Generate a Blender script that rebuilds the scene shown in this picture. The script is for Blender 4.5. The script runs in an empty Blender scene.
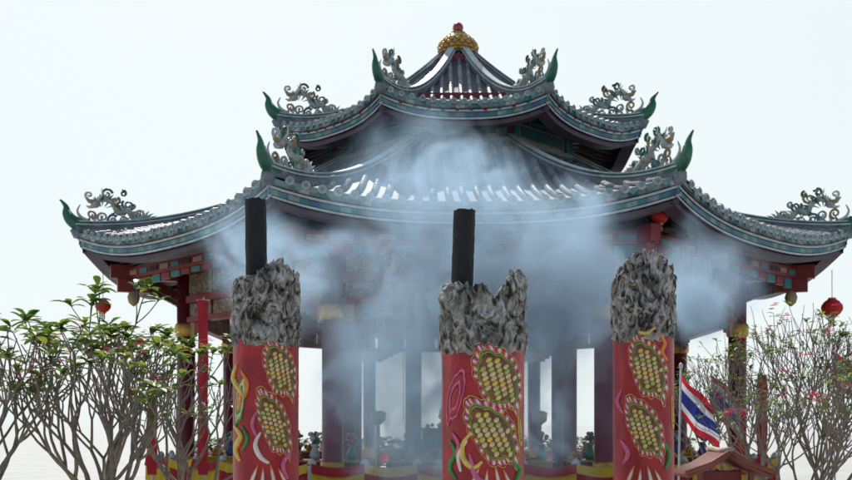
import bpy, math, random
from mathutils import Vector, Matrix, noise
random.seed(7)
F=1005.0; CX=426.0; HY=425.0; CH=1.6
def P(x,y,d): return Vector(((x-CX)/F*d, d, CH+(HY-y)/F*d))
rad=math.radians
scene=bpy.context.scene
scene.view_settings.view_transform='Standard'; scene.view_settings.look='None'; scene.view_settings.exposure=0
# ---------------------------------------------------------------- materials
MC={}
def mat(name,col,rough=.6,var=.25,scale=3.0,bump=0.0,metal=0.0,spec=.5,col2=None,trans=0.0,coat=0.0,detail=6):
    if name in MC: return MC[name]
    m=bpy.data.materials.new(name); m.use_nodes=True
    nt=m.node_tree; N=nt.nodes; L=nt.links
    b=N['Principled BSDF']
    tc=N.new('ShaderNodeTexCoord')
    nz=N.new('ShaderNodeTexNoise'); nz.inputs['Scale'].default_value=scale; nz.inputs['Detail'].default_value=detail
    nz.inputs['Roughness'].default_value=.65
    L.new(tc.outputs['Object'],nz.inputs['Vector'])
    cr=N.new('ShaderNodeValToRGB')
    cr.color_ramp.elements[0].position=.3; cr.color_ramp.elements[1].position=.7
    c2=col2 if col2 else tuple(min(1,c*(1+var)) for c in col)
    c1=tuple(c*(1-var) for c in col) if not col2 else col
    cr.color_ramp.elements[0].color=(*c1,1); cr.color_ramp.elements[1].color=(*c2,1)
    L.new(nz.outputs['Fac'],cr.inputs['Fac']); L.new(cr.outputs['Color'],b.inputs['Base Color'])
    b.inputs['Roughness'].default_value=rough; b.inputs['Metallic'].default_value=metal
    b.inputs['Specular IOR Level'].default_value=spec
    if coat: b.inputs['Coat Weight'].default_value=coat
    if bump:
        n2=N.new('ShaderNodeTexNoise'); n2.inputs['Scale'].default_value=scale*6; n2.inputs['Detail'].default_value=5
        L.new(tc.outputs['Object'],n2.inputs['Vector'])
        bp=N.new('ShaderNodeBump'); bp.inputs['Strength'].default_value=bump; bp.inputs['Distance'].default_value=.02
        L.new(n2.outputs['Fac'],bp.inputs['Height']); L.new(bp.outputs['Normal'],b.inputs['Normal'])
    if trans:
        out=N['Material Output']; tr=N.new('ShaderNodeBsdfTranslucent'); mx=N.new('ShaderNodeMixShader')
        mx.inputs[0].default_value=trans
        L.new(cr.outputs['Color'],tr.inputs['Color']); L.new(b.outputs[0],mx.inputs[1]); L.new(tr.outputs[0],mx.inputs[2])
        L.new(mx.outputs[0],out.inputs['Surface'])
    MC[name]=m; return m
def paint_mat(name,cols,scale):
    m=bpy.data.materials.new(name); m.use_nodes=True
    nt=m.node_tree; N=nt.nodes; L=nt.links; b=N['Principled BSDF']
    tc=N.new('ShaderNodeTexCoord'); nz=N.new('ShaderNodeTexNoise'); nz.inputs['Scale'].default_value=scale
    nz.inputs['Detail'].default_value=4; nz.inputs['Distortion'].default_value=1.2
    L.new(tc.outputs['Object'],nz.inputs['Vector'])
    cr=N.new('ShaderNodeValToRGB'); cr.color_ramp.interpolation='CONSTANT'
    n=len(cols)
    while len(cr.color_ramp.elements)<n: cr.color_ramp.elements.new(.5)
    for i,c in enumerate(cols):
        cr.color_ramp.elements[i].position=0 if i==0 else .3+.4*i/n
        cr.color_ramp.elements[i].color=(*c,1)
    L.new(nz.outputs['Fac'],cr.inputs['Fac']); L.new(cr.outputs['Color'],b.inputs['Base Color'])
    b.inputs['Roughness'].default_value=.5
    return m
# ---------------------------------------------------------------- mesh builder
class B:
    def __init__(s): s.v=[];s.f=[];s.m=[];s.s=[]
    def add(s,vs,fs,mi=0,sm=False):
        o=len(s.v); s.v.extend([tuple(v) for v in vs])
        for k,f in enumerate(fs):
            s.f.append(tuple(i+o for i in f)); s.m.append(mi[k] if isinstance(mi,list) else mi); s.s.append(sm)
    def box(s,c,size,mi=0,R=None):
        c=Vector(c); x,y,z=[a/2 for a in size]
        vs=[Vector((i*x,j*y,k*z)) for i in(-1,1) for j in(-1,1) for k in(-1,1)]
        if R is not None: vs=[R@v for v in vs]
        vs=[v+c for v in vs]
        s.add(vs,[(0,1,3,2),(4,6,7,5),(0,4,5,1),(2,3,7,6),(0,2,6,4),(1,5,7,3)],mi)
    def tube(s,pts,rr,mi=0,n=8,flat=1.0,fax=None,sm=True):
        pts=[Vector(p) for p in pts]
        if not isinstance(rr,(list,tuple)): rr=[rr]*len(pts)
        vs=[];fs=[]; prev=None
        for i,p in enumerate(pts):
            t=(pts[min(i+1,len(pts)-1)]-pts[max(i-1,0)])
            t=t.normalized() if t.length>1e-9 else Vector((0,0,1))
            if fax is not None: a=(fax-t*fax.dot(t)).normalized()
            elif prev is None:
                r=Vector((0,0,1)) if abs(t.z)<.9 else Vector((1,0,0)); a=t.cross(r).normalized()
            else: a=(prev-t*prev.dot(t)).normalized()
            prev=a; b=t.cross(a)
            for j in range(n):
                q=2*math.pi*j/n
                vs.append(p+(a*math.cos(q)*flat+b*math.sin(q))*rr[i])
        for i in range(len(pts)-1):
            for j in range(n):
                k=(j+1)%n; fs.append((i*n+j,i*n+k,(i+1)*n+k,(i+1)*n+j))
        fs.append(tuple(range(n-1,-1,-1))); fs.append(tuple((len(pts)-1)*n+j for j in range(n)))
        s.add(vs,fs,mi,sm)
    def lathe(s,prof,c=(0,0,0),n=24,mi=0,sm=True):
        c=Vector(c); vs=[];fs=[]
        for r,z in prof:
            for j in range(n):
                q=2*math.pi*j/n; vs.append(c+Vector((r*math.cos(q),r*math.sin(q),z)))
        for i in range(len(prof)-1):
            for j in range(n):
                k=(j+1)%n; fs.append((i*n+j,i*n+k,(i+1)*n+k,(i+1)*n+j))
        fs.append(tuple(range(n-1,-1,-1))); fs.append(tuple((len(prof)-1)*n+j for j in range(n)))
        s.add(vs,fs,mi,sm)
    def ell(s,c,r,mi=0,n=10,k=6,R=None,jit=0.0,js=20.0):
        c=Vector(c); vs=[];fs=[]
        for i in range(k+1):
            ph=math.pi*i/k
            for j in range(n):
                q=2*math.pi*j/n; d=Vector((math.sin(ph)*math.cos(q),math.sin(ph)*math.sin(q),math.cos(ph)))
                v=Vector((d.x*r[0],d.y*r[1],d.z*r[2]))
                if jit: v*=1+jit*noise.noise((v+c)*js)
                if R is not None: v=R@v
                vs.append(c+v)
        for i in range(k):
            for j in range(n):
                q=(j+1)%n; fs.append((i*n+j,(i+1)*n+j,(i+1)*n+q,i*n+q))
        s.add(vs,fs,mi,True)
    def obj(s,name,mats,parent=None,loc=None):
        me=bpy.data.meshes.new(name); me.from_pydata(s.v,[],s.f); 
        for m in mats: me.materials.append(m)
        me.polygons.foreach_set('material_index',s.m); me.polygons.foreach_set('use_smooth',s.s)
        me.update(); o=bpy.data.objects.new(name,me); scene.collection.objects.link(o)
        if parent: o.parent=parent
        if loc is not None: o.location=loc
        return o
def empty(name,loc=(0,0,0)):
    o=bpy.data.objects.new(name,None); o.location=loc; o.empty_display_size=.3; scene.collection.objects.link(o); return o
def cat(pts,n=6):
    out=[]; P_=[Vector(p) for p in pts]
    for i in range(len(P_)-1):
        a=P_[max(i-1,0)];b=P_[i];c=P_[i+1];d=P_[min(i+2,len(P_)-1)]
        for k in range(n):
            t=k/n; out.append(.5*((2*b)+(c-a)*t+(2*a-5*b+4*c-d)*t*t+(3*b-a-3*c+d)*t**3))
    out.append(P_[-1]); return out

# ---------------------------------------------------------------- world, sun, camera
AZ=rad(-12); EL=rad(47)
w=bpy.data.worlds.new("World"); scene.world=w; w.use_nodes=True
nt=w.node_tree; bg=nt.nodes['Background']; sk=nt.nodes.new('ShaderNodeTexSky'); sk.sky_type='NISHITA'
sk.sun_disc=False; sk.sun_elevation=EL; sk.sun_rotation=AZ; sk.dust_density=2.0; sk.air_density=1.0; sk.ozone_density=1.0
wtc=nt.nodes.new('ShaderNodeTexCoord'); dt=nt.nodes.new('ShaderNodeVectorMath'); dt.operation='DOT_PRODUCT'
nt.links.new(wtc.outputs['Generated'],dt.inputs[0]); dt.inputs[1].default_value=(math.sin(AZ),math.cos(AZ),.15)
wm=nt.nodes.new('ShaderNodeMapRange'); wm.interpolation_type='SMOOTHSTEP'; wm.inputs[1].default_value=-.2; wm.inputs[2].default_value=.85; wm.inputs[3].default_value=.08; wm.inputs[4].default_value=.95
nt.links.new(dt.outputs['Value'],wm.inputs[0])
mx=nt.nodes.new('ShaderNodeMix'); mx.data_type='RGBA'; mx.inputs[7].default_value=(5.8,6.3,6.35,1)
nt.links.new(wm.outputs[0],mx.inputs[0]); nt.links.new(sk.outputs[0],mx.inputs[6])
nt.links.new(mx.outputs[2],bg.inputs['Color']); bg.inputs['Strength'].default_value=.15
sd=bpy.data.lights.new('sun','SUN'); sd.energy=4.8; sd.angle=rad(.5); sd.color=(1,.96,.9)
so=bpy.data.objects.new('sun',sd); S=Vector((math.sin(AZ)*math.cos(EL),math.cos(AZ)*math.cos(EL),math.sin(EL)))
so.rotation_euler=S.to_track_quat('Z','Y').to_euler(); so.location=(0,10,20); scene.collection.objects.link(so)
cd=bpy.data.cameras.new('camera'); cam=bpy.data.objects.new('camera',cd); scene.collection.objects.link(cam); scene.camera=cam
cam.location=(0,0,CH); cam.rotation_euler=(rad(90),0,0); cd.sensor_width=36; cd.lens=36*F/852; cd.shift_y=(HY-240)/852
cd.clip_end=5000; cd.clip_start=.05; cd.dof.use_dof=True; cd.dof.focus_distance=5.5; cd.dof.aperture_fstop=6.5

# ---------------------------------------------------------------- ground
g=B(); n=48
g.add([(0,0,0)]+[(2500*math.cos(2*math.pi*i/n),2500*math.sin(2*math.pi*i/n),0) for i in range(n)],[(0,i+1,(i+1)%n+1) for i in range(n)])
g.obj('ground',[mat('concrete_ground',(.42,.42,.40),.85,.12,.6,.3)])

# ---------------------------------------------------------------- pavilion
T=math.tan(rad(22.5)); C8=math.cos(rad(22.5)); D=25.5
pav=empty('chinese_temple_pavilion',((458-CX)/F*D,D,0))
tile_v=mat('roof_tile_valley',(.03,.036,.045),.6,.4,4)
tile_r=mat('roof_tile_rib',(.15,.17,.20),.5,.5,2.2,.3)
white=mat('white_plaster',(.45,.48,.47),.6,.3,5,.2)
teal=mat('teal_paint',(.035,.16,.17),.5,.4,5)
green=mat('green_glaze',(.015,.12,.065),.3,.4,6)
blue=mat('blue_paint',(.04,.09,.22),.5,.3,5)
red=mat('red_lacquer',(.19,.011,.013),.5,.35,3)
gold=mat('gold_paint',(.5,.28,.05),.35,.3,10,0,.4)
ochre=mat('ochre_paint',(.30,.22,.12),.6,.4,8)
pink=mat('pink_paint',(.4,.10,.12),.6,.3,8)
dark=mat('dark_timber',(.03,.012,.014),.7,.3,3)
palegreen=mat('pale_green_paint',(.18,.29,.27),.6,.35,6)
greyp=mat('grey_plaster',(.20,.23,.24),.6,.35,6)
def ornament(b,o,R_,side,s,k):
    def W(r,z,t=0): return o+R_*(r*s)+Vector((0,0,z*s))+side*(t*s)
    pts=cat([(-.8,-.02,0),(-.45,-.07,0),(-.15,-.05,0),(.06,.05,0),(.17,.2,0),(.2,.36,0),(.32,.50,0)],5)
    nn=len(pts); b.tube([W(p[0],p[1]) for p in pts],[s*(.06+.085*math.sin(min(1,i/nn*1.1)*math.pi))*(1-(i/nn)**3)+.014 for i in range(nn)],3,10,.7,side)
    pts=cat([(-.3,.06,0),(-.12,.14,0),(-.04,.28,0),(-.1,.42,0)],4)
    b.tube([W(p[0],p[1]) for p in pts],[s*.05*(1-i/len(pts))+.008 for i in range(len(pts))],1,6,.6,side)
    for t in(-.08,.08):
        pts=cat([(-.55,-.03,0),(-.15,-.02,0),(.04,.08,0),(.14,.28,0)],4); b.tube([W(p[0],p[1],t*(1-i/len(pts)*.4)) for i,p in enumerate(pts)],.018*s,1,5)
    rng=random.Random(k)
    body=cat([(-1.65,.03,0),(-1.5,.2,0),(-1.28,.12,0),(-1.1,.3,0),(-.9,.24,0),(-.78,.44,0),(-.58,.5,0),(-.45,.4,0)],5)
    nb=len(body)
    b.tube([W(p[0],p[1]+.06,.03*math.sin(i)) for i,p in enumerate(body)],[s*(.03+.04*math.sin(math.pi*min(1,i/nb+.15))) for i in range(nb)],6,8)
    for i in range(1,nb-1):
        p=body[i]; t=(body[i+1]-body[i-1]).normalized(); nrm=Vector((-t.y,t.x,0))
        q=p+nrm*(.14+.05*rng.random()); b.tube([W(p.x,p.y+.06),W((p.x+q.x)/2,(p.y+q.y)/2+.07),W(q.x-.04,q.y+.06)],[.035*s,.025*s,.004],(6,1,2,3)[i%4],5)
        if i%3==0:
            q=p-nrm*.14; b.tube([W(p.x,p.y+.06),W(q.x+.05,q.y+.06)],[.03*s,.006],(1,2)[i%2],5)
    b.ell(W(-.42,.46),(.11*s,.08*s,.09*s),6,8,6)
    b.tube([W(-.42,.5),W(-.28,.52),W(-.2,.6)],[.07*s,.05*s,.015],4,6); b.tube([W(-.42,.42),W(-.29,.38),W(-.22,.4)],[.05*s,.035*s,.012],1,6)
    for t in(-.05,.05): b.tube([W(-.45,.52,t),W(-.58,.68,t*1.6),W(-.54,.8,t*2)],[.035*s,.025*s,.006],1,5)
    for (cx,cz,r,tn,mi,sg) in ((-1.38,.3,.11,1.4,1,1),(-1.12,.46,.12,1.5,2,-1),(-1.02,.12,.1,1.4,6,1),(-.78,.16,.13,1.5,2,-1),(-.86,.6,.12,1.3,4,1),(-.58,.2,.13,1.6,6,1),(-.66,.72,.10,1.3,3,-1),(-1.6,.14,.08,1.3,2,1),(-.34,.24,.10,1.4,4,-1),(-.3,.66,.08,1.2,1,1),(-1.25,.52,.07,1.3,6,-1),(-.98,.72,.07,1.2,3,1)):
        m_=22; pts=[]; cx+=rng.uniform(-.04,.04); cz+=rng.uniform(-.04,.04); r*=rng.uniform(.85,1.2)
        for i in range(m_):
            q=i/(m_-1); th=sg*(tn*2*math.pi*q)+cx*5; rr=r*(1-.8*q); pts.append(W(cx+rr*math.cos(th),cz+rr*math.sin(th),.04*sg*q))
        b.tube(pts,[s*.032*(1-.4*i/m_) for i in range(m_)],mi,5)
    for i in range(11):
        r0=-1.6+i*.13; b.tube([W(r0,-.02),W(r0+.03,.1),W(r0-.02,.18+.06*rng.random())],[.04*s,.035*s,.01],(1,2,6)[i%3],5)
def make_roof(tag,Re,Rt,ze,zt,lift,kk,sp):
    ae=Re*C8; at=Rt*C8
    def pos(k,x,v,dz=0.0,inset=0.0):
        a=at+(ae-at)*v; h=a*T; s_=max(-1.0,min(1.0,x/h)) if h>1e-6 else 0
        z=zt-(zt-ze)*v*(1+kk*(1-v))+lift*abs(s_)**2.6*v**3+dz
        an=rad(45*k); e=.08*abs(s_)**5*v**4
        a2=a+e*C8-inset; x2=x+math.copysign(e*.38,x)
        return Vector((a2*math.cos(an)-x2*math.sin(an),a2*math.sin(an)+x2*math.cos(an),z))
    half=lambda v:(at+(ae-at)*v)*T
    surf=B(); ribs=B(); fas=B(); rid=B(); raf=B()
    for k in range(8):
        NU,NV=24,14
        for lay,dz in ((0,0),(1,-.14)):
            vs=[pos(k,half(v/NV)*(2*u/NU-1),v/NV,dz) for v in range(NV+1) for u in range(NU+1)]
            fs=[(v*(NU+1)+u,v*(NU+1)+u+1,(v+1)*(NU+1)+u+1,(v+1)*(NU+1)+u) for v in range(NV) for u in range(NU)]
            surf.add(vs,fs,lay,True)
        nr=int(2*half(1)/sp)
        for i in range(nr+1):
            x=(i-nr/2)*sp; v0=max(0,((abs(x)+.1)/T-at)/(ae-at))
            if v0>.965: continue
            an=rad(45*k); tv=Vector((-math.sin(an),math.cos(an),0)); nv=Vector((math.cos(an),math.sin(an),0))
            L_=(ae-at); st=max(3,int(L_*(1-v0)/.16)); rr=sp*.27; vs=[];fs=[]; tm=[]
            jz=random.uniform(-.008,.008); jx=random.uniform(-.008,.008)
            for a in range(st):
                va=v0+(1-v0)*a/st; vb=v0+(1-v0)*(a+1)/st; jj=random.uniform(-.004,.004)
                cm=random.choice((0,0,0,3,4))
                for v,kq in ((va,.90),(vb,1.06)):
                    p=pos(k,x+jx,v,jz+jj)
                    for q in range(7):
                        th=math.pi*q/6; vs.append(p+tv*math.cos(th)*rr*kq+Vector((0,0,math.sin(th)*rr*1.15*kq)))
                o=a*14
                for q in range(6): fs.append((o+q,o+q+1,o+7+q+1,o+7+q)); tm.append(cm)
                if a<st-1:
                    for q in range(6): fs.append((o+7+q,o+7+q+1,o+14+q+1,o+14+q)); tm.append(cm)
            ribs.add(vs,fs,tm,False)
            p=pos(k,x,1); c=p+nv*.015
            vs=[c+nv*.02]+[c+tv*math.cos(2*math.pi*q/10)*rr*1.1+Vector((0,0,math.sin(2*math.pi*q/10)*rr*1.1)) for q in range(10)]
            vs2=[v_-nv*.05 for v_ in vs[1:]]
            fs=[(0,q+1,(q+1)%10+1) for q in range(10)]+[(q+1,q+11,(q+1)%10+11,(q+1)%10+1) for q in range(10)]
            ribs.add(vs+vs2,fs,1)
            vs=[c+nv*.024+tv*math.cos(2*math.pi*q/8)*rr*.55+Vector((0,0,math.sin(2*math.pi*q/8)*rr*.55)) for q in range(8)]
            ribs.add(vs,[tuple(range(8))],2)
            xm=x+sp/2
            if abs(xm)<half(1)-.06:
                a_=pos(k,xm-sp*.34,1)+nv*.012; b_=pos(k,xm+sp*.34,1)+nv*.012; c_=pos(k,xm,1)+nv*.012
                ribs.add([a_,b_,b_+Vector((0,0,-.05)),c_+Vector((0,0,-.13)),a_+Vector((0,0,-.05))],[(0,1,2,3,4)],2)
        nb=int(2*half(1)/.17)
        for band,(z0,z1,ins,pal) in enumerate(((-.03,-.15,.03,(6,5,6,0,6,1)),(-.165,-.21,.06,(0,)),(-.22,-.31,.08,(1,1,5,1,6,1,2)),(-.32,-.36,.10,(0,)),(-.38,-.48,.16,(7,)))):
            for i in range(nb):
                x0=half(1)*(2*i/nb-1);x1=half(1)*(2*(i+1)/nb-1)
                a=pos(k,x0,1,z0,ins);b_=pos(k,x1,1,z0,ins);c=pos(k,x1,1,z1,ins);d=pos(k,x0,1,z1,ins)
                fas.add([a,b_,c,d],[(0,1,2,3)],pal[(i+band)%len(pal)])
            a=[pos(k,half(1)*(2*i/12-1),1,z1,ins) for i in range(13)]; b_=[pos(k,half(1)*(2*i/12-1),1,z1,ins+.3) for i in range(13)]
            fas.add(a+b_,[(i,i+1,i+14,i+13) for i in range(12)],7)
        nr2=int(2*half(1)/(.3))
        for i in range(nr2+1):
            x=(i-nr2/2)*.3
            if abs(x)>half(1)-.15: continue
            v0=max(.25,((abs(x)+.1)/T-at)/(ae-at))
            if v0>.93: continue
            pp=[pos(k,x,v0+(.985-v0)*a/4,-.2) for a in range(5)]
            raf.tube(pp,.045,0 if i%2 else 1,6)
        pp=[pos(k,half(v/20),v/20) for v in range(21)]
        an=rad(45*k+22.5); side=Vector((-math.sin(an),math.cos(an),0))
        for (wd,z0,z1,mi) in ((.09,-.05,.10,0),(.12,.105,.135,1),(.06,.14,.175,2),(.09,.18,.205,1)):
            vs=[];fs=[]
            for p in pp:
                for sx,z in((-1,z0),(1,z0),(1,z1),(-1,z1)): vs.append(p+side*sx*wd+Vector((0,0,z)))
            for a in range(20):
                for q in range(4): fs.append((a*4+q,a*4+(q+1)%4,(a+1)*4+(q+1)%4,(a+1)*4+q))
            fs.append((0,1,2,3)); fs.append((80,83,82,81)); rid.add(vs,fs,mi)
        ornament(rid,pos(k,half(1),1)+Vector((0,0,.15)),Vector((math.cos(an),math.sin(an),0)),side,1.0,k)
        e=pos(k,half(1),1); R_=Vector((math.cos(an),math.sin(an),0))
        rid.tube([e-R_*.3+Vector((0,0,-.10)),e+R_*.0+Vector((0,0,-.06)),e+R_*.08+Vector((0,0,.02))],[.14,.12,.05],0,8)
    surf.obj(tag+'_roof_slope',[tile_v,mat('soffit_paint',(.05,.045,.055),.7,.3,3)],pav)
    ribs.obj(tag+'_roof_tiles',[tile_r,mat('tile_end',(.35,.38,.37),.5,.4,9),mat('drip_tile',(.14,.24,.24),.5,.4,9),mat('roof_tile_rib_pale',(.21,.225,.24),.5,.4,2.2,.3),mat('roof_tile_rib_dark',(.08,.095,.12),.5,.4,2.2,.3)],pav)
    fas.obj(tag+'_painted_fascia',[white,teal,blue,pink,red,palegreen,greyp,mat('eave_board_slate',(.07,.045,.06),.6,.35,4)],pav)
    rid.obj(tag+'_hip_ridges',[mat('ridge_stone',(.17,.19,.2),.6,.4,5),white,teal,green,ochre,pink,mat('ornament_pale',(.32,.33,.28),.6,.4,9)],pav)
    raf.obj(tag+'_rafters',[red,teal],pav)
    return pos
make_roof('lower',9.1,2.95,5.40,8.0,.46,.42,.27)
make_roof('upper',4.62,.45,8.45,10.84,.32,.72,.22)
nk=B()
def oct_wall(b,R,z0,z1,mi):
    vs=[(R*math.cos(rad(22.5+45*k)),R*math.sin(rad(22.5+45*k)),z) for z in(z0,z1) for k in range(8)]
    b.add(vs,[(k,(k+1)%8,(k+1)%8+8,k+8) for k in range(8)]+[tuple(range(7,-1,-1)),tuple(range(8,16))],mi)
U=.27
oct_wall(nk,2.85,7.3+U,8.9+U,0); oct_wall(nk,3.05,7.64+U,7.84+U,1); oct_wall(nk,2.98,8.27+U,8.36+U,2)
for k in range(8):
    an=rad(45*k); R_=Matrix.Rotation(an,3,'Z'); a=2.85*C8
    nk.box(R_@Vector((a+.03,0,8.06+U)),(.06,1.75,.36),3,R_)
    nk.box(R_@Vector((a+.05,0,8.06+U)),(.08,1.55,.24),4,R_)
    for y in(-.95,.95): nk.box(R_@Vector((a+.06,y,8.05+U)),(.12,.14,.42),2,R_)
    for i in range(7): nk.box(R_@Vector((a+.2+.12*(i%2),-1.05+.35*i,8.42+U)),(.5+.2*(i%2),.1,.1),(2,4,5)[i%3],R_)
nk.obj('upper_neck_wall',[red,greyp,teal,ochre,mat('name_board_teal',(.03,.12,.13),.4,.3,5),green],pav)
fi=B()
Z=lambda z:10.90+(z-10.40)*.88
def LZ(pr): return [(r,Z(z)) for r,z in pr]
fi.lathe([(.62,10.6),(.62,10.80),(.5,10.83),(.42,10.88),(.34,10.91)],n=32,mi=0)
fi.lathe(LZ([(.34,10.40),(.46,10.42),(.50,10.46),(.44,10.5)]),n=32,mi=3)
fi.lathe(LZ([(.36,10.49),(.43,10.56),(.46,10.68),(.43,10.82),(.33,10.97),(.22,11.06),(.16,11.11)]),n=32,mi=1)
for j in range(7):
    z=Z(10.54+.085*j); r=[.42,.455,.46,.43,.37,.29,.21][j]
    for i in range(18):
        q=2*math.pi*(i+.5*(j%2))/18; fi.ell((r*math.cos(q),r*math.sin(q),z),(r*.17,r*.17,.05),1 if (i+j)%3 else 4,6,4)
fi.lathe(LZ([(.15,11.09),(.19,11.13),(.13,11.17)]),n=20,mi=3)
fi.ell((0,0,Z(11.28)),(.14,.14,.14),2,16,10)
fi.obj('roof_finial',[red,gold,mat('finial_ball',(.35,.02,.03),.25,.1,3,coat=.4),green,ochre],pav)
st=B()
R1=6.8
paintA=paint_mat('frieze_painting_dark',[(.03,.04,.06),(.18,.02,.02),(.03,.1,.12),(.3,.2,.08),(.04,.05,.12),(.3,.26,.2)],7)
paintB=paint_mat('frieze_painting_gold',[(.2,.02,.02),(.4,.22,.05),(.03,.12,.1),(.22,.02,.02),(.42,.32,.2)],9)
for k in range(8):
    q=rad(22.5+45*k); c=(R1*math.cos(q),R1*math.sin(q),0)
    st.lathe([(.32,.15),(.32,.4),(.24,.5),(.2,.55),(.2,5.2)],c,20,0)
    st.lathe([(.22,3.6),(.25,3.65),(.25,3.85),(.22,3.9)],c,20,2)
    st.lathe([(.22,.56),(.235,.6),(.235,.85),(.22,.9)],c,20,2)
    c=(2.9*math.cos(q),2.9*math.sin(q),0)
    st.lathe([(.26,.15),(.26,.4),(.17,.5),(.17,5.3)],c,16,1)
    R_=Matrix.Rotation(q,3,'Z')
    st.box(R_@Vector((7.6,0,5.0)),(1.7,.2,.3),1,R_); st.box(R_@Vector((7.95,0,4.7)),(.7,.16,.28),1,R_)
    st.lathe([(.02,4.25),(.11,4.33),(.14,4.45),(.1,4.57),(.06,4.6)],R_@Vector((7.95,0,0)),12,9)
    an=rad(45*k); R_=Matrix.Rotation(an,3,'Z'); a=R1*C8; L_=2*a*T-.42
    st.box(R_@Vector((a,0,5.12)),(.3,L_,.26),1,R_)
    st.box(R_@Vector((a,0,4.42)),(.26,L_,.16),1,R_)
    st.box(R_@Vector((a,0,3.97)),(.22,L_,.12),1,R_)
    np_=5
    for i in range(np_):
        y=(i-(np_-1)/2)*L_/np_
        st.box(R_@Vector((a,y,4.745)),(.16,L_/np_-.12,.46),3 if i%2 else 4,R_)
        st.box(R_@Vector((a,y+L_/np_/2-.0,4.745)),(.22,.10,.486),9 if i<np_-1 else 1,R_)
        st.box(R_@Vector((a,y,4.18)),(.12,L_/np_-.1,.30),4 if i%2 else 3,R_)
        st.box(R_@Vector((a+.15,y,5.12)),(.04,L_/np_-.25,.16),5 if i%2 else 8,R_)
    for i in range(9):
        y=(i-4)*L_/9
        for j in range(3):
            st.box(R_@Vector((a+.25+.2*j,y,5.05+.12*j)),(.5,.1,.09),(1,8,1)[j],R_)
            st.box(R_@Vector((a+.3+.25*j,y,5.1+.12*j)),(.1,.38,.07),(9,5,9)[j],R_)
    a2=8.0*C8; L2=2*a2*T
    st.box(R_@Vector((a2,0,4.97)),(.16,L2-.1,.24),1,R_)
    for i in range(14): st.box(R_@Vector((a2+.085,(i-6.5)*L2/14.2,4.97)),(.03,L2/20,.10),(9,8,7)[i%3],R_)
    for i in range(15):
        y=(i-7)*L2/15.6; dd=.10+.12*(abs(i-7)/7)**2
        st.box(R_@Vector((a2,y,4.845-dd/2)),(.06,L2/18,dd),1 if i%2 else 8,R_)
    for sg in(-1,1):
        for j in range(5): st.box(R_@Vector((a,sg*(L_/2-.12-.17*j),3.85-.05+.04*j-.0)),(.08,.17,.42-.08*j),(9,1,8,1,9)[j],R_)
oct_wall(st,7.0,5.27,5.33,7)  # interior ceiling disc, added to block light under the roof
oct_wall(st,7.9,0,.15,6)
st.obj('timber_structure',[mat('column_paint',(.14,.016,.025),.4,.3,3),red,gold,paintA,paintB,blue,white,dark,teal,ochre],pav)
bl=B(); Rb=7.6; ab=Rb*C8; Lb=2*ab*T
for k in range(8):
    an=rad(45*k); R_=Matrix.Rotation(an,3,'Z')
    for i in range(7):
        y=(i-3)*Lb/6.0
        if i<6: bl.box(R_@Vector((ab,y,.50)),(.14,.14,.70),3,R_); bl.lathe([(.06,.85),(.09,.89),(.05,.96),(.01,.99)],R_@Vector((ab,y,0)),10,3)
    bl.box(R_@Vector((ab,0,.78)),(.1,Lb-.1,.07),3,R_); bl.box(R_@Vector((ab,0,.3)),(.08,Lb-.1,.06),3,R_)
    for side_,lay in ((.085,0),(.105,1)):
        nn=144; vs=[];fs=[]
        for i in range(nn+1):
            y=-Lb/2+Lb*i/nn; ph=(i%24)/24; sag=math.sin(math.pi*ph)
            zt=.89; zb=(.42-.12*sag) if lay==0 else .72-.08*sag
            wv=.02*math.sin(i*.95+.4*math.sin(i*.3))
            vs+= [R_@Vector((ab+side_,y,zt-.07*sag)),R_@Vector((ab+side_+wv+.01,y,(zt+zb)/2)),R_@Vector((ab+side_+.03+wv,y,zb))]
        for i in range(nn):
            for q in range(2): fs.append((i*3+q,(i+1)*3+q,(i+1)*3+q+1,i*3+q+1))
        mi=[ (0 if lay==0 else 1) if (i//2//24)%2==0 else (1 if lay==0 else 0) for i in range(len(fs))]
        bl.add(vs,fs,mi,True)
bl.obj('balustrade_with_cloth',[mat('yellow_cloth',(.75,.5,.03),.8,.15,3,trans=.3),mat('red_cloth',(.45,.02,.03),.8,.15,3,trans=.3),white,white],pav)
al=B()
al.box((0,0,.55),(3.0,1.2,.8),0); al.box((0,0,.98),(3.2,1.35,.06),1); al.box((0,.2,1.25),(1.8,.8,.45),0); al.box((0,.2,1.5),(1.9,.9,.05),1)
al.lathe([(.5,1.53),(.55,1.6),(.42,1.7),(.5,1.8),(.46,2.0),(.34,2.25),(.3,2.5),(.26,2.62),(.1,2.7),(.09,2.78),(.17,2.86),(.18,2.98),(.13,3.1),(.06,3.2),(.02,3.3)],(0,.2,0),20,1)
def vase(x,y,z,s_=1):
    al.lathe([(.09*s_,z),(.13*s_,z+.09*s_),(.08*s_,z+.21*s_),(.06*s_,z+.29*s_),(.1*s_,z+.35*s_)],(x,y,0),12,random.choice((1,2,3,5)))
    mi=random.choice((4,1,5,4))
    for j in range(14):
        q=random.random()*6.28; r=random.random()*.15*s_; al.ell((x+r*math.cos(q),y+r*math.sin(q),z+(.40+.2*random.random())*s_),(.05*s_,)*3,(mi,3,mi)[j%3],6,4)
for sx in(-1,1):
    for i in range(3): vase(sx*(.35+.42*i),-.4,1.01)
    al.lathe([(.2,.15),(.2,.3),(.06,.4),(.05,1.6),(.18,1.7),(.2,1.9),(.1,1.95)],(sx*2.0,-.6,0),14,1)
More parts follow.
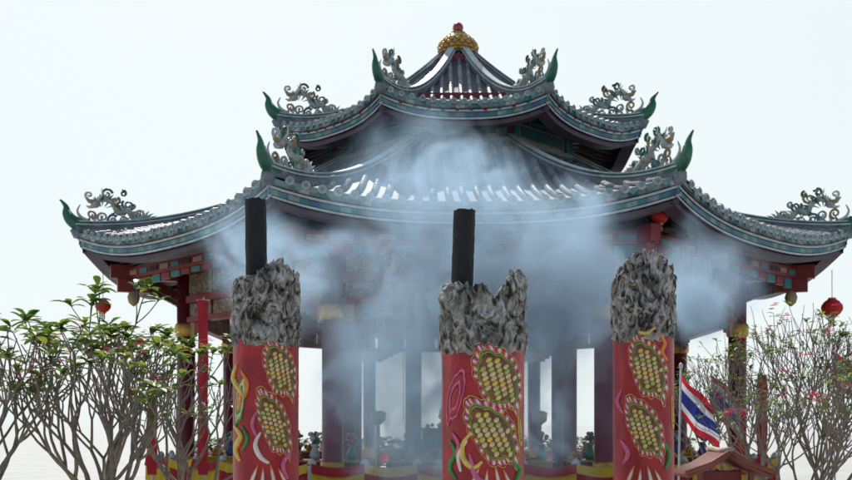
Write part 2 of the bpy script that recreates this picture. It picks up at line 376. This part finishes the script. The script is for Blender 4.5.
for x,y,wd in ((-2.9,-4.9,1.5),(-.95,-5.3,1.3),(1.0,-5.2,1.4),(2.7,-4.9,1.2),(-5.2,-2.2,1.2),(5.2,-2.0,1.2),(-4.2,2.5,1.5),(4.2,2.6,1.4)):
    al.box((x,y,.5),(wd,.7,.7),6 if random.random()<.5 else 0); al.box((x,y,.87),(wd+.1,.8,.04),1)
    for i in range(4):
        xx=x+(i-1.5)*wd/4
        if i%2: vase(xx,y,.89,.9)
        else:
            for j in range(9): al.ell((xx+.08*(j%3-1),y+.08*((j//3)%3-1),.93),(.055,.055,.055),(1,7,4)[j%3],7,5)
            for j in range(4): al.ell((xx+.045*(j%2*2-1),y+.045*(j//2*2-1),1.01),(.055,.055,.055),(7,1)[j%2],7,5)
al.obj('altar_tables_with_statue',[red,gold,blue,green,pink,white,mat('yellow_cloth',(1,1,1)),mat('orange_fruit',(.6,.2,.02),.5,.2,4)],pav)
ls=B()
for x,y in((-1.35,-1.5),(1.3,-1.2),(-.45,-2.2),(2.2,1.2),(-2.2,1.5)):
    for i in range(34): ls.ell((x,y,1.7+.07*i),(.018,.018,.028),0,5,4)
ls.obj('light_strings',[white],pav)  # strings of white lights, modelled as plain unlit beads

def lantern(name,loc,r):
    e=empty(name,loc); b=B()
    n=20
    prof=[(r*.35,-r*.85),(r*.7,-r*.6),(r*.95,-r*.25),(r,0),(r*.95,r*.25),(r*.7,r*.6),(r*.35,r*.85)]
    b.lathe(prof,n=n,mi=0,sm=False); b.lathe([(r*.36,-r*.97),(r*.38,-r*.84)],n=12,mi=1); b.lathe([(r*.38,r*.84),(r*.36,r*.97)],n=12,mi=1)
    for i in range(10):
        q=6.28*i/10; b.tube([(r*.2*math.cos(q),r*.2*math.sin(q),-r*.95),(r*.22*math.cos(q),r*.22*math.sin(q),-r*1.7)],.008,1,4)
    b.tube([(0,0,r*.9),(0,0,5.0-loc[2])],.008,1,4)
    b.obj('paper_shell',[mat('lantern_red',(.6,.03,.02),.6,.15,4,trans=.35),gold],e)
lantern('red_lantern',P(832,308,22.0),.23)
lantern('red_lantern',P(660,216,17.9),.16)
lantern('red_lantern',P(103,306,22.0),.17)
lantern('red_lantern',P(266,256,18.2),.16)

# ---------------------------------------------------------------- low hedge beyond the pavilion
hg=B(); hr=random.Random(3)
for i in range(4200):
    x=hr.uniform(-13,15); y=56+hr.uniform(-.7,.7); top_=.85+.35*noise.noise(Vector((x*.6,0,0))); z=hr.uniform(.02,top_)
    a=hr.random()*6.28; d1=Vector((math.cos(a),math.sin(a),hr.uniform(-.5,.9)))*.16; d2=Vector((-math.sin(a),math.cos(a),hr.uniform(-.4,.4)))*.10; c=Vector((x,y,z))
    hg.add([c-d1,c+d2,c+d1,c-d2],[(0,1,2,3)],hr.randint(0,1))
hg.obj('clipped_hedge',[mat('hedge_leaf_dark',(.05,.09,.02),.9,.3,3,spec=.1,trans=.3),mat('hedge_leaf_light',(.10,.15,.03),.9,.3,3,spec=.1,trans=.3)])

# ---------------------------------------------------------------- giant joss sticks
paper=mat('red_joss_paper',(.34,.006,.012),.36,.35,9,.2)
ashm=bpy.data.materials.new('incense_ash'); ashm.use_nodes=True
N=ashm.node_tree.nodes; L=ashm.node_tree.links; b_=N['Principled BSDF']; b_.inputs['Roughness'].default_value=.95; b_.inputs['Specular IOR Level'].default_value=.1
tc=N.new('ShaderNodeTexCoord'); mpn=N.new('ShaderNodeMapping'); mpn.inputs['Scale'].default_value=(1,1,.6); L.new(tc.outputs['Object'],mpn.inputs['Vector'])
n1=N.new('ShaderNodeTexNoise'); n1.inputs['Scale'].default_value=19; n1.inputs['Detail'].default_value=8; n1.inputs['Distortion'].default_value=1.8; n1.inputs['Roughness'].default_value=.62
L.new(mpn.outputs[0],n1.inputs['Vector']); cr=N.new('ShaderNodeValToRGB')
for i,(p,c) in enumerate(((.35,(.018,.016,.014)),(.44,(.11,.10,.088)),(.52,(.32,.295,.26)),(.67,(.54,.51,.46)))):
    if i>1: cr.color_ramp.elements.new(p)
    cr.color_ramp.elements[i].position=p; cr.color_ramp.elements[i].color=(*c,1)
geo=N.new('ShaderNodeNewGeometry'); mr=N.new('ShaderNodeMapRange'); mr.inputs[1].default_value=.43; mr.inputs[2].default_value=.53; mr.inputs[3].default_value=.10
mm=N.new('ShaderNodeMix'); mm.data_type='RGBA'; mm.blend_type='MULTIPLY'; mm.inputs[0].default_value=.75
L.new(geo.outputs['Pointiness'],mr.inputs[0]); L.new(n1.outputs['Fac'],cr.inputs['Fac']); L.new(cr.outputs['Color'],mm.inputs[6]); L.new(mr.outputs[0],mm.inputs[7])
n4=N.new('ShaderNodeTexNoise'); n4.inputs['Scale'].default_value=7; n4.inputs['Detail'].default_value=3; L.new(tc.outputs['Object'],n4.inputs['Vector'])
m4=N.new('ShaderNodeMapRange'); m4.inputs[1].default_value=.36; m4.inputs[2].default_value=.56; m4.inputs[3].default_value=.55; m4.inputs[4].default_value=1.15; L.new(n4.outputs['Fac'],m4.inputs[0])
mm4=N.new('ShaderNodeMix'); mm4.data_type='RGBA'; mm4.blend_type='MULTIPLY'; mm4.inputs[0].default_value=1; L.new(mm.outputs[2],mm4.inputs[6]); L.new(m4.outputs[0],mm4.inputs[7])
L.new(mm4.outputs[2],b_.inputs['Base Color'])
n2=N.new('ShaderNodeTexNoise'); n2.inputs['Scale'].default_value=90; n2.inputs['Detail'].default_value=6; L.new(tc.outputs['Object'],n2.inputs['Vector'])
bp=N.new('ShaderNodeBump'); bp.inputs['Strength'].default_value=.8; bp.inputs['Distance'].default_value=.006; L.new(n2.outputs['Fac'],bp.inputs['Height']); L.new(bp.outputs['Normal'],b_.inputs['Normal'])
char=mat('charred_core',(.012,.012,.013),.8,.5,30,.5)
RM=[mat('relief_green',(.03,.24,.05),.45,.3,30),mat('relief_pink',(.60,.12,.24),.45,.3,30),mat('relief_yellow',(.70,.47,.08),.4,.25,30),
    mat('relief_red',(.38,.012,.02),.45,.2,30),mat('relief_gold_scale',(.66,.52,.24),.45,.3,60),mat('relief_white',(.74,.66,.58),.5,.2,30),mat('relief_orange',(.75,.22,.04),.45,.25,30),mat('relief_dark_red',(.20,.08,.03),.5,.4,40),mat('relief_lime_scale',(.42,.46,.10),.45,.3,60)]
LEAF=[(-.30,1.0),(.2,.80),(.65,.50),(.95,.05),(.9,-.5),(.5,-1.0),(.25,-.78),(-.1,-.75),(-.5,-.58),(-.66,-.1),(-.74,.35),(-.58,.72)]
FULL=((1,2),(.965,3),(.94,'alt'),(.80,2),(.765,0),(.72,2),(.69,7))
def outline(base,scal,ns=9):
    pts=cat([(a,b,0) for a,b in base+[base[0]]],8)[:-1]; out=[]
    for i,p in enumerate(pts):
        k=1+scal*abs(math.sin(i/len(pts)*math.pi*ns)); out.append((p.x*k,p.y*k))
    return out
class Stick:
    def __init__(s,name,xc,rp,d,seed):
        s.xc=xc; s.rp=rp; s.d=d; s.R=rp*d/F; c=P(xc,HY,d); s.o=Vector((c.x,c.y,0)); s.e=empty(name,s.o); s.seed=seed; s.rel=B()
    def z(s,y): return CH+(HY-y)/F*s.d
    def surf(s,ang,z,off):
        r=s.R+off; return Vector((r*math.sin(ang),-r*math.cos(ang),z))
    def patch(s,cx,cy,w,h,rot=0,base=LEAF,layers=FULL,beads=True,scal=.09,flip=1,lift=.003,ns=13,feath=False):
        ol=outline(base,scal,ns); c,sn=math.cos(rad(rot)),math.sin(rad(rot)); n=len(ol)
        c0=math.asin(max(-.98,min(.98,(cx-s.xc)/s.rp)))
        def to(u,v,off):
            u*=flip; X=u*w; Y=v*h; x=X*c-Y*sn; y=X*sn+Y*c
            return s.surf(c0+x/s.rp,s.z(cy-y),off)
        hh=lift
        for li,(sc,mi) in enumerate(layers):
            nxt=layers[li+1][0] if li+1<len(layers) else 0
            up=.0020 if li%2==0 else -.0010; vs=[];fs=[];ml=[]
            h2=hh+up
            rings=[(sc,hh-.003 if li else -.002),(sc*.992,h2)]+([((sc+nxt)/2,h2+.001),(nxt*1.005,h2)] if nxt else [(.5*sc,h2),(.25*sc,h2),(.01,h2)])
            hh=h2
            for r_,o_ in rings:
                for q_,(u,v) in enumerate(ol): vs.append(to(u*r_,v*r_,o_+(.0022*(abs((q_%4)-2)-1) if mi=='alt' and r_<sc*.99 else 0)))
            for a in range(len(rings)-1):
                for j in range(n): fs.append((a*n+j,a*n+(j+1)%n,(a+1)*n+(j+1)%n,(a+1)*n+j)); ml.append(((1,5,1,3) if (j//4)%2 else (1,5,6,3))[j%4] if mi=='alt' else mi)
            s.rel.add(vs,fs,ml,True)
        k=s.d/F
        def bead(u,v,u2,v2,ra,rb,off,mi,th=.005):
            p=to(u,v,off); q=to(u2,v2,off); ax=(q-p).normalized(); nrm=Vector((p.x,p.y,0)).normalized(); up=nrm.cross(ax).normalized(); ax=up.cross(nrm)
            s.rel.ell(p,(ra*k,th,rb*k),mi,8,5,Matrix((ax,nrm,up)).transposed())
        if beads:
            hb=hh+.001; rows=11; stp=1.34/rows
            for i in range(rows):
                v=-.66+stp*i
                for j in range(-3,4):
                    u=.10+.25*j; vv=v-.10*(u-.1)**2+.20*(u)
                    ins=False; m_=n-1
                    for a in range(n):
                        xa,ya=ol[a][0]*.60,ol[a][1]*.64; xb,yb=ol[m_][0]*.60,ol[m_][1]*.64
                        if (ya>vv)!=(yb>vv) and u<(xb-xa)*(vv-ya)/(yb-ya+1e-12)+xa: ins=not ins
                        m_=a
                    if ins: bead(u,vv,u+.2,vv+.08,w*.124,h*.058,hb,(4,4,8,4,2)[(i+j)%5],.0042)
    def curl(s,pts,r,mi):
        pp=cat([(a,b,0) for a,b in pts],6)
        vs=[s.surf(math.asin(max(-.99,min(.99,(p.x-s.xc)/s.rp))),s.z(p.y),.003) for p in pp]
        k=s.d/F; n=len(vs)
        s.rel.tube(vs,[r*k*(.35+.65*math.sin(math.pi*min(.98,max(.02,i/n)))) for i in range(n)],mi,7)
    def build(s,y_ash,tops,core=None,flare=1.04):
        R=s.R; zb=s.z(y_ash); b=B()
        n=72; vs=[];fs=[]; zs=[0.45+(zb+.02-.45)*i/90 for i in range(91)]
        for z in zs:
            for j in range(n):
                q=2*math.pi*j/n; rr=R*(1+.014*noise.noise(Vector((math.cos(q)*2,math.sin(q)*2,z*6+s.seed)))+.004*noise.noise(Vector((math.cos(q)*7,math.sin(q)*7,z*20+s.seed)))); vs.append((rr*math.cos(q),rr*math.sin(q),z))
        for i in range(90):
            for j in range(n): fs.append((i*n+j,i*n+(j+1)%n,(i+1)*n+(j+1)%n,(i+1)*n+j))
        b.add(vs,fs,0,True); b.obj('red_paper_body',[paper],s.e)
        b=B(); b.lathe([(.045,0.0),(.045,.5)],n=12); b.obj('wooden_foot',[mat('bamboo_core',(.3,.18,.08),.7,.3,10)],s.e)
        b=B(); n=220; nv=120; nt_=40; vs=[];fs=[]
        def top(q):
            x=math.cos(q)
            for i in range(len(tops)-1):
                if tops[i][0]<=x<=tops[i+1][0]+1e-9:
                    t=(x-tops[i][0])/(tops[i+1][0]-tops[i][0]); t=t*t*(3-2*t); y=tops[i][1]*(1-t)+tops[i+1][1]*t; break
            back=.5+.5*math.sin(q)
            z=s.z(y); z+=.016*noise.noise(Vector((x*7,math.sin(q)*7,s.seed*3.1)))+.014*noise.noise(Vector((x*18,math.sin(q)*18,s.seed*1.7)))-back*.01
            return z
        def disp(p):
            q=p*1.0; wv=noise.noise_vector(q*8+Vector((s.seed,0,0)))*.05; q=q+wv
            a=1-2.2*abs(noise.noise(Vector((q.x*12,q.y*12,q.z*8+s.seed))))
            c=1-2.2*abs(noise.noise(Vector((q.x*28,q.y*28,q.z*17-s.seed))))
            d_=noise.noise(q*75)
            return a,c,d_
        for i in range(nv+nt_+1):
            for j in range(n):
                q=2*math.pi*j/n; tz=top(q)
                if i<=nv:
                    t=i/nv; z=zb-.012+.03*noise.noise(Vector((math.cos(q)*4,math.sin(q)*4,s.seed)))*(1-t)+(tz-zb+.012)*t; r=R*(1.0+(flare-1)*min(1,t*4)); p=Vector((r*math.cos(q),r*math.sin(q),z)); a,c,d_=disp(p)
                    k=min(1,t*7+.1); dr=(.017*a+.009*c+.0024*d_-.008)*k; edge=max(0,t-.85)/.15; dr-=.022*edge**2
                    if i==0: dr=-.006
                    z2=z+.008*c*k*(1-.5*t); rr=r+dr; vs.append((rr*math.cos(q),rr*math.sin(q),z2))
                else:
                    t=(i-nv)/nt_; r=R*flare*(1-t)-.022*(1-t); zc=s.z(tops[len(tops)//2][1])-.03
                    p=Vector((r*math.cos(q),r*math.sin(q),tz)); a,c,d_=disp(p); z=tz*(1-t)+zc*t+(.02*a+.008*c)*min(1,4*t)*.8; z=z-.02*math.sin(math.pi*t)
                    vs.append((r*math.cos(q),r*math.sin(q),z))
        for i in range(nv+nt_):
            for j in range(n): fs.append((i*n+j,i*n+(j+1)%n,(i+1)*n+(j+1)%n,(i+1)*n+j))
        b.add(vs,fs,0,True)
        rng=random.Random(s.seed)
        for i in range(46):
            q=rng.uniform(0,6.28); tz=top(q); t=rng.uniform(.15,1.0); z=zb+(tz-zb)*t; r=R*flare-.008
            sz=rng.uniform(.008,.02); Rm=Matrix.Rotation(q,3,'Z')@Matrix.Rotation(rng.uniform(-.5,.5),3,'X')
            b.ell((r*math.cos(q),r*math.sin(q),z),(sz*.6,sz*.9,sz*1.7),0,12,8,Rm,1.0,60)
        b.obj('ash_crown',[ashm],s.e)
        if core:
            (x0,y0,x1,y1,w_)=core; b=B(); k=s.d/F; m_=26; vs=[];fs=[]
            x0=(x0-s.xc)*k; x1=(x1-s.xc)*k; n=28; rr=w_/2*k; z0=s.z(y0)-.1; z1=s.z(y1)
            for i in range(m_):
                t=i/(m_-1); 
                for j in range(n):
                    q=2*math.pi*j/n; r=rr*(1+.07*noise.noise(Vector((math.cos(q)*3,math.sin(q)*3,t*12+s.seed)))); 
                    vs.append((x0+(x1-x0)*t+r*math.cos(q),r*math.sin(q),z0+(z1-z0)*t+(.008*noise.noise(Vector((math.cos(q)*3,math.sin(q)*3,s.seed))) if i==m_-1 else 0)))
            for q_ in (.8,.4): 
                for j in range(n):
                    q=2*math.pi*j/n; vs.append((x1+rr*q_*math.cos(q),rr*q_*math.sin(q),z1-(.0 if q_==.8 else .02)))
            for i in range(m_+1):
                for j in range(n): fs.append((i*n+j,i*n+(j+1)%n,(i+1)*n+(j+1)%n,(i+1)*n+j))
            fs.append(tuple((m_+1)*n+j for j in range(n)))
            b.add(vs,fs,0,True); b.obj('charred_core',[char],s.e)
        s.rel.obj('dragon_relief',RM,s.e)
CLAW=[(0,1),(.35,.3),(.5,-.6),(0,-1),(-.5,-.6),(-.35,.3)]
def claws(s,xs,y):
    for i,x in enumerate(xs):
        s.patch(x,y+(i%2)*3,4,11,(-22,-4,12,28)[i%4],CLAW,((1,6),(.75,5)),False,0,1,.006)
s=Stick('giant_joss_stick',483,41,4.0,3)
s.patch(495,381,29,38,14); s.patch(489,434,26,42,24)
s.patch(455,398,11,28,-12,LEAF,((1,1),(.88,3),(.6,1),(.45,3)),False,.08,-1)
s.patch(517,428,6,17,10,CLAW,((1,2),(.8,7)),True,.05)
s.curl([(470,432),(462,444),(463,458),(472,466),(480,460)],3,2); s.curl([(466,440),(458,454),(460,470)],2.2,5); s.curl([(450,440),(455,452),(450,466),(456,478)],2.5,0)
s.curl([(508,462),(516,468),(512,480)],3,0); s.curl([(452,432),(458,444),(454,458)],2,1); s.curl([(468,452),(474,474),(486,482)],3.2,1)
claws(s,[474,484,494,504],474)
s.build(352,[(-1,286),(-.75,286),(-.35,292),(.0,289),(.25,300),(.5,291),(.8,280),(.93,272),(1,277)],(461,290,464.5,211,22),1.0)
s=Stick('giant_joss_stick',266,32.5,5.0,11)
s.patch(284,372,20,32,10); s.patch(278,424,17,38,14)
s.patch(245,402,8,26,-8,LEAF,((1,0),(.85,2),(.7,5),(.6,0),(.4,6)),False,.1,-1)
s.curl([(241,366),(237,378),(243,388),(250,398)],3,2); s.curl([(246,372),(253,384),(251,398)],2,6); s.curl([(238,426),(246,436),(240,448),(245,460)],3.2,2); s.curl([(247,426),(253,438),(248,450)],2,0)
s.curl([(266,432),(261,444),(266,456),(274,462)],2.6,5); s.curl([(292,452),(286,464),(290,478)],2.6,1); s.curl([(262,412),(258,424),(262,436)],2,1)
claws(s,[260,268,277,286],473)
s.build(346,[(-1,283),(-.75,279),(-.4,284),(.1,270),(.4,266),(.6,262),(.8,268),(1,278)],(257,285,255.5,200,21),1.0)
s=Stick('giant_joss_stick',643.5,29.8,5.4,23)
s.patch(641,371,21,36,10); s.patch(637,429,19,36,16)
s.patch(668,412,5,16,8,CLAW,((1,2),(.8,7)),True,.05)
s.curl([(619,390),(616,402),(620,414)],2,1); s.curl([(652,336),(658,345),(655,354),(661,362)],2.2,6); s.curl([(618,440),(624,452),(620,464)],2.4,1); s.curl([(658,442),(663,454),(659,468)],2.4,0); s.curl([(648,330),(640,336),(632,334)],2,2)
claws(s,[626,634,643,652],474)
s.build(342,[(-1,278),(-.8,264),(-.45,257),(-.05,254),(.25,255),(.6,259),(.85,268),(1,276)],None,1.0)
tr=empty('incense_sand_trough',(.15,4.8,0)); b=B()
for c_,sz in (((0,-1.25,.25),(3.1,.12,.5)),((0,1.25,.25),(3.1,.12,.5)),((-1.49,0,.25),(.12,2.38,.5)),((1.49,0,.25),(.12,2.38,.5))): b.box(c_,sz,0)
b.box((0,0,.2),(2.86,2.38,.4),1); b.obj('trough',[mat('trough_stone',(.3,.28,.26),.8,.2,4),mat('sand',(.4,.36,.3),.95,.2,30)],tr)

# ---------------------------------------------------------------- frangipani trees
bark=mat('frangipani_bark',(.22,.175,.135),.85,.35,14,.4)
leafm=mat('frangipani_leaf',(.09,.17,.025),.45,.4,4,trans=.5); leafm2=mat('frangipani_leaf_yellow',(.22,.26,.04),.45,.35,4,trans=.5)
flm=mat('pink_blossom',(.65,.06,.18),.6,.3,9,trans=.3)
def leaf(b,p,d,ln,wd,mi):
    d=d.normalized(); sd_=d.cross(Vector((0,0,1)))
    if sd_.length<.1: sd_=Vector((1,0,0))
    sd_.normalize(); up=sd_.cross(d); vs=[];fs=[]
    prof=[(0,.06),(.25,.6),(.55,1.0),(.8,.75),(1,.03)]
    for t,w_ in prof:
        c=p+d*ln*t-Vector((0,0,1))*ln*.28*t*t
        vs+=[c-sd_*wd*w_+up*wd*.3*w_,c,c+sd_*wd*w_+up*wd*.3*w_]
    for i in range(4): fs+=[(i*3,i*3+1,i*3+4,i*3+3),(i*3+1,i*3+2,i*3+5,i*3+4)]
    b.add(vs,fs,mi,True)
def frangipani(name,loc,H,spread,seed,lsz=.2,levels=5,thin=1.0,flp=.25,leaf_zone=None,nl=(6,10)):
    rng=random.Random(seed); e=empty(name,loc); b=B(); lf=B(); tips=[]
    def grow(p,d,ln,r,lv):
        pts=[p]; q=p.copy(); dd=d.copy(); m_=4
        for i in range(m_):
            dd=(dd+Vector((rng.uniform(-.16,.16),rng.uniform(-.16,.16),.10+.05*rng.random()))).normalized(); q=q+dd*ln/m_; pts.append(q.copy())
        r2=r*.76; b.tube(pts,[r+(r2-r)*i/m_ for i in range(m_+1)],0,6)
        if lv==0 or (lv==1 and rng.random()<.15): tips.append((q,dd,r2)); return
        nch=rng.choice((2,2,3)) if lv<levels else 5
        a0=rng.random()*6.28
        for i in range(nch):
            a=a0+6.28*i/nch+rng.uniform(-.4,.4); tl=rng.uniform(.35,.75)*spread
            if lv==levels: tl*=1.25
            ax=dd.cross(Vector((.3,.2,1))); ax=ax.normalized() if ax.length>.01 else Vector((1,0,0)); ay=dd.cross(ax)
            nd=(dd*math.cos(tl)+(ax*math.cos(a)+ay*math.sin(a))*math.sin(tl)).normalized()
            if nd.z<.1: nd.z=.15; nd.normalize()
            grow(q,nd,ln*rng.uniform(.74,1.0)*(1.25 if lv==levels else 1),r2*rng.uniform(.84,.96)*(.75 if lv==levels else 1),lv-1)
    grow(Vector((0,0,0)),Vector((rng.uniform(-.1,.1),rng.uniform(-.1,.1),1)),H*.17,.070*thin,levels)
    for q,dd,r2 in tips:
        wz=(q+Vector(loc)); pr=leaf_zone(wz,rng)
        b.ell(q,(r2*1.15,r2*1.15,r2*1.3),0,6,4)
        if rng.random()<pr:
            for i in range(rng.randint(*nl)):
                a=rng.random()*6.28; d2=Vector((math.cos(a),math.sin(a),rng.uniform(.0,1.1))); leaf(lf,q-dd*rng.random()*.06,d2,lsz*rng.uniform(.6,1.2),lsz*.19*rng.uniform(.8,1.2),0 if rng.random()<.6 else 1)
        if rng.random()<flp:
            for i in range(rng.randint(5,10)):
                c=q+Vector((rng.uniform(-.06,.06),rng.uniform(-.06,.06),rng.uniform(.03,.13)))
                for k in range(5):
                    a=k*1.257; leaf(lf,c,Vector((math.cos(a),math.sin(a),.5)),.042,.016,2)
    b.obj('trunk_and_branches',[bark],e); 
    if lf.v: lf.obj('leaves_and_blossom',[leafm,leafm2,flm],e)
def lz(wz,rng): return .8 if wz.z>2.5 else .18
frangipani('frangipani_tree',(-3.6,11.0,0),2.95,.95,5,.22,5,1,.07,lz)
frangipani('frangipani_tree',(-4.5,10.4,0),2.9,1.0,8,.22,5,.95,.06,lz)
frangipani('frangipani_tree',(-2.9,12.2,0),2.8,.85,14,.2,5,.85,.07,lz)
frangipani('frangipani_tree',(-4.0,12.3,0),3.2,.9,77,.24,5,.95,.08,lz)
lr=lambda w_,r:.35
frangipani('frangipani_tree',(4.1,11.0,0),2.5,1.0,21,.10,6,.72,.03,lr,(2,5))
frangipani('frangipani_tree',(5.0,10.6,0),2.6,1.0,33,.10,5,.8,.04,lr,(3,7))
frangipani('frangipani_tree',(3.9,12.6,0),2.7,.9,41,.11,6,.75,.03,lr,(3,7))
frangipani('frangipani_tree',(5.1,13.0,0),3.0,.9,52,.12,6,.75,.04,lr,(3,7))

# ---------------------------------------------------------------- flags, shrine
def flag(name,base,top,w_,h_,seed):
    e=empty(name,base); b=B(); top=Vector(top)-Vector(base)
    b.tube([(0,0,0),top*.5,top],.014,0,8); b.ell(top,(.028,.028,.04),0,8,6); b.obj('pole',[mat('flag_pole',(.5,.5,.5),.4,.1,5)],e)
    b=B(); bands=[(0,1/6,0),(1/6,2/6,1),(2/6,4/6,2),(4/6,5/6,1),(5/6,1,0)]; n=30; ax=top.normalized()
    for a0,a1,mi in bands:
        vs=[];fs=[]
        for k in range(3):
            tv=a0+(a1-a0)*k/2
            for i in range(n+1):
                u=i/n; o=top*.97-ax*h_*tv
                p=o+Vector((w_*u*.55,.05*math.sin(u*9+tv*3+seed),-w_*u*.62-.04*math.sin(u*5+seed))); p.x+=.04*math.sin(tv*5+u*4)*u; vs.append(p)
        for k in range(2):
            for i in range(n): fs.append((k*(n+1)+i,k*(n+1)+i+1,(k+1)*(n+1)+i+1,(k+1)*(n+1)+i))
        b.add(vs,fs,mi,True)
    b.obj('striped_cloth',[mat('flag_red',(.5,.02,.04),.8,.1,4,trans=.4),mat('flag_white',(.7,.7,.72),.8,.08,4,trans=.4),mat('flag_blue',(.03,.04,.22),.8,.1,4,trans=.4)],e)
flag('thai_flag',(P(677,480,12.2).x,12.2,0),P(681,366,12.2),.78,.5,0)
flag('thai_flag',(P(706,480,16).x,16,0),P(712,368,16),.9,.6,2)
flag('thai_flag',(P(836,480,15).x,15,0),P(832,340,15),.8,.5,1)
sh=empty('spirit_house',(P(720,470,9.3).x,9.3,0)); b=B()
zt=CH-(453-HY)/F*9.3
b.box((0,0,.45),(.36,.36,.9),1); b.box((0,0,zt-.36),(.62,.52,.05),1)
for sx in(-1,1):
    for sy in(-1,1): b.box((sx*.23,sy*.18,zt-.25),(.04,.04,.17),0)
b.box((0,.03,zt-.25),(.34,.24,.165),2)
for sx in(-1,1):
    for i in range(16):
        y=-.31+.62*i/15
        b.tube([(0,y,zt),(sx*.17,y,zt-.11),(sx*.38,y,zt-.2)],.021,0,6)
b.tube([(0,-.36,zt+.04),(0,0,zt+.02),(0,.36,zt+.04)],.026,1,8)
for sx in (-1,1): b.tube([(0,-.34,zt+.025),(sx*.17,-.34,zt-.085),(sx*.41,-.34,zt-.17)],.024,0,6)
b.obj('shrine_body',[mat('terracotta_tile',(.20,.055,.04),.7,.3,6),mat('shrine_trim',(.35,.25,.2),.7,.3,6),red],sh)
for i,(x,y0,y1,d) in enumerate(((203,300,475,17.4),(152,390,475,17.4),(762,375,470,17.4),(741,410,475,17))):
    o=P(x,y0,d); zb=P(x,y1,d).z; e=empty('hanging_banner',(o.x,o.y,0)); b=B(); n=20; vs=[];fs=[]
    for a in range(n+1):
        z=o.z+(zb-o.z)*a/n
        for u in(-1,-.33,.33,1): vs.append((u*.09,.03*math.sin(a*.8+u*2),z))
    for a in range(n):
        for q in range(3): fs.append((a*4+q,a*4+q+1,a*4+q+5,a*4+q+4))
    b.add(vs,fs,0,True); b.tube([(0,.06,0),(0,.06,o.z+.05)],.02,1,6); b.tube([(-.12,.03,o.z),(.12,.03,o.z)],.012,1,6)
    b.obj('cloth_and_pole',[mat('red_cloth',(.5,.02,.03)),white],e)

# ---------------------------------------------------------------- smoke (volume)
b=B(); 
lo=Vector((-1.65,5.75,1.0)); hi=Vector((2.6,7.25,3.8)); b.box((lo+hi)/2,hi-lo,0)
sm=bpy.data.materials.new('incense_smoke_volume'); sm.use_nodes=True; nt=sm.node_tree; N=nt.nodes; L=nt.links; N.remove(N['Principled BSDF'])
SC=(.53,.76,1.0,1)
out=N['Material Output']; vsn=N.new('ShaderNodeVolumeScatter'); vsn.inputs['Color'].default_value=SC; vsn.inputs['Anisotropy'].default_value=.55
vab=N.new('ShaderNodeVolumeAbsorption'); vab.inputs['Color'].default_value=SC; vad=N.new('ShaderNodeAddShader')
tc=N.new('ShaderNodeTexCoord')
nz=N.new('ShaderNodeTexNoise'); nz.inputs['Scale'].default_value=1.7; nz.inputs['Detail'].default_value=2; L.new(tc.outputs['Object'],nz.inputs['Vector'])
def vm(op,a,b_=None,c=None):
    n_=N.new('ShaderNodeVectorMath'); n_.operation=op
    for i,x in enumerate((a,b_,c)):
        if x is None: continue
        if isinstance(x,(tuple,Vector)): n_.inputs[i].default_value=tuple(x)
        else: L.new(x,n_.inputs[i])
    return n_
def ma(op,a,b_=None,clamp=False):
    n_=N.new('ShaderNodeMath'); n_.operation=op; n_.use_clamp=clamp
    for i,x in enumerate((a,b_)):
        if x is None: continue
        if isinstance(x,(int,float)): n_.inputs[i].default_value=x
        else: L.new(x,n_.inputs[i])
    return n_.outputs[0]
wp=vm('MULTIPLY_ADD',vm('SUBTRACT',nz.outputs['Color'],(.5,.5,.5)).outputs[0],(1.1,.5,1.0),tc.outputs['Object']).outputs[0]
tot=None
for (x,y,sx,sy,wt) in ((490,300,195,135,1.35),(440,190,130,85,.42),(282,272,85,75,.7),(705,290,85,52,1.2),(455,405,180,110,1.0)):
    d=6.5; c=P(x,y,d); k=d/F
    v=vm('SUBTRACT',wp,(c.x,c.y,c.z)); v=vm('MULTIPLY',v.outputs[0],(1/(sx*k),1/.8,1/(sy*k))); ln=vm('LENGTH',v.outputs[0]).outputs['Value']
    mrn=N.new('ShaderNodeMapRange'); mrn.interpolation_type='SMOOTHSTEP'; L.new(ln,mrn.inputs[0]); mrn.inputs[1].default_value=0; mrn.inputs[2].default_value=1.0; mrn.inputs[3].default_value=wt; mrn.inputs[4].default_value=0
    tot=mrn.outputs[0] if tot is None else ma('ADD',tot,mrn.outputs[0])
n3=N.new('ShaderNodeTexNoise'); n3.inputs['Scale'].default_value=2.7; n3.inputs['Detail'].default_value=3.5; n3.inputs['Distortion'].default_value=1.0
mp3=N.new('ShaderNodeMapping'); mp3.inputs['Rotation'].default_value=(0,.6,0); mp3.inputs['Scale'].default_value=(1.15,.8,.85); L.new(wp,mp3.inputs['Vector']); L.new(mp3.outputs[0],n3.inputs['Vector'])
mrn=N.new('ShaderNodeMapRange'); L.new(n3.outputs['Fac'],mrn.inputs[0]); mrn.inputs[1].default_value=.40; mrn.inputs[2].default_value=.64; mrn.inputs[3].default_value=.15; mrn.inputs[4].default_value=2.3
den=ma('MULTIPLY',ma('MULTIPLY',tot,mrn.outputs[0]),2.4)
L.new(den,vsn.inputs['Density']); L.new(den,vab.inputs['Density']); L.new(vsn.outputs[0],vad.inputs[0]); L.new(vab.outputs[0],vad.inputs[1]); L.new(vad.outputs[0],out.inputs['Volume'])
try: sm.cycles.volume_step_rate=2.0
except Exception: pass
b.obj('incense_smoke',[sm])
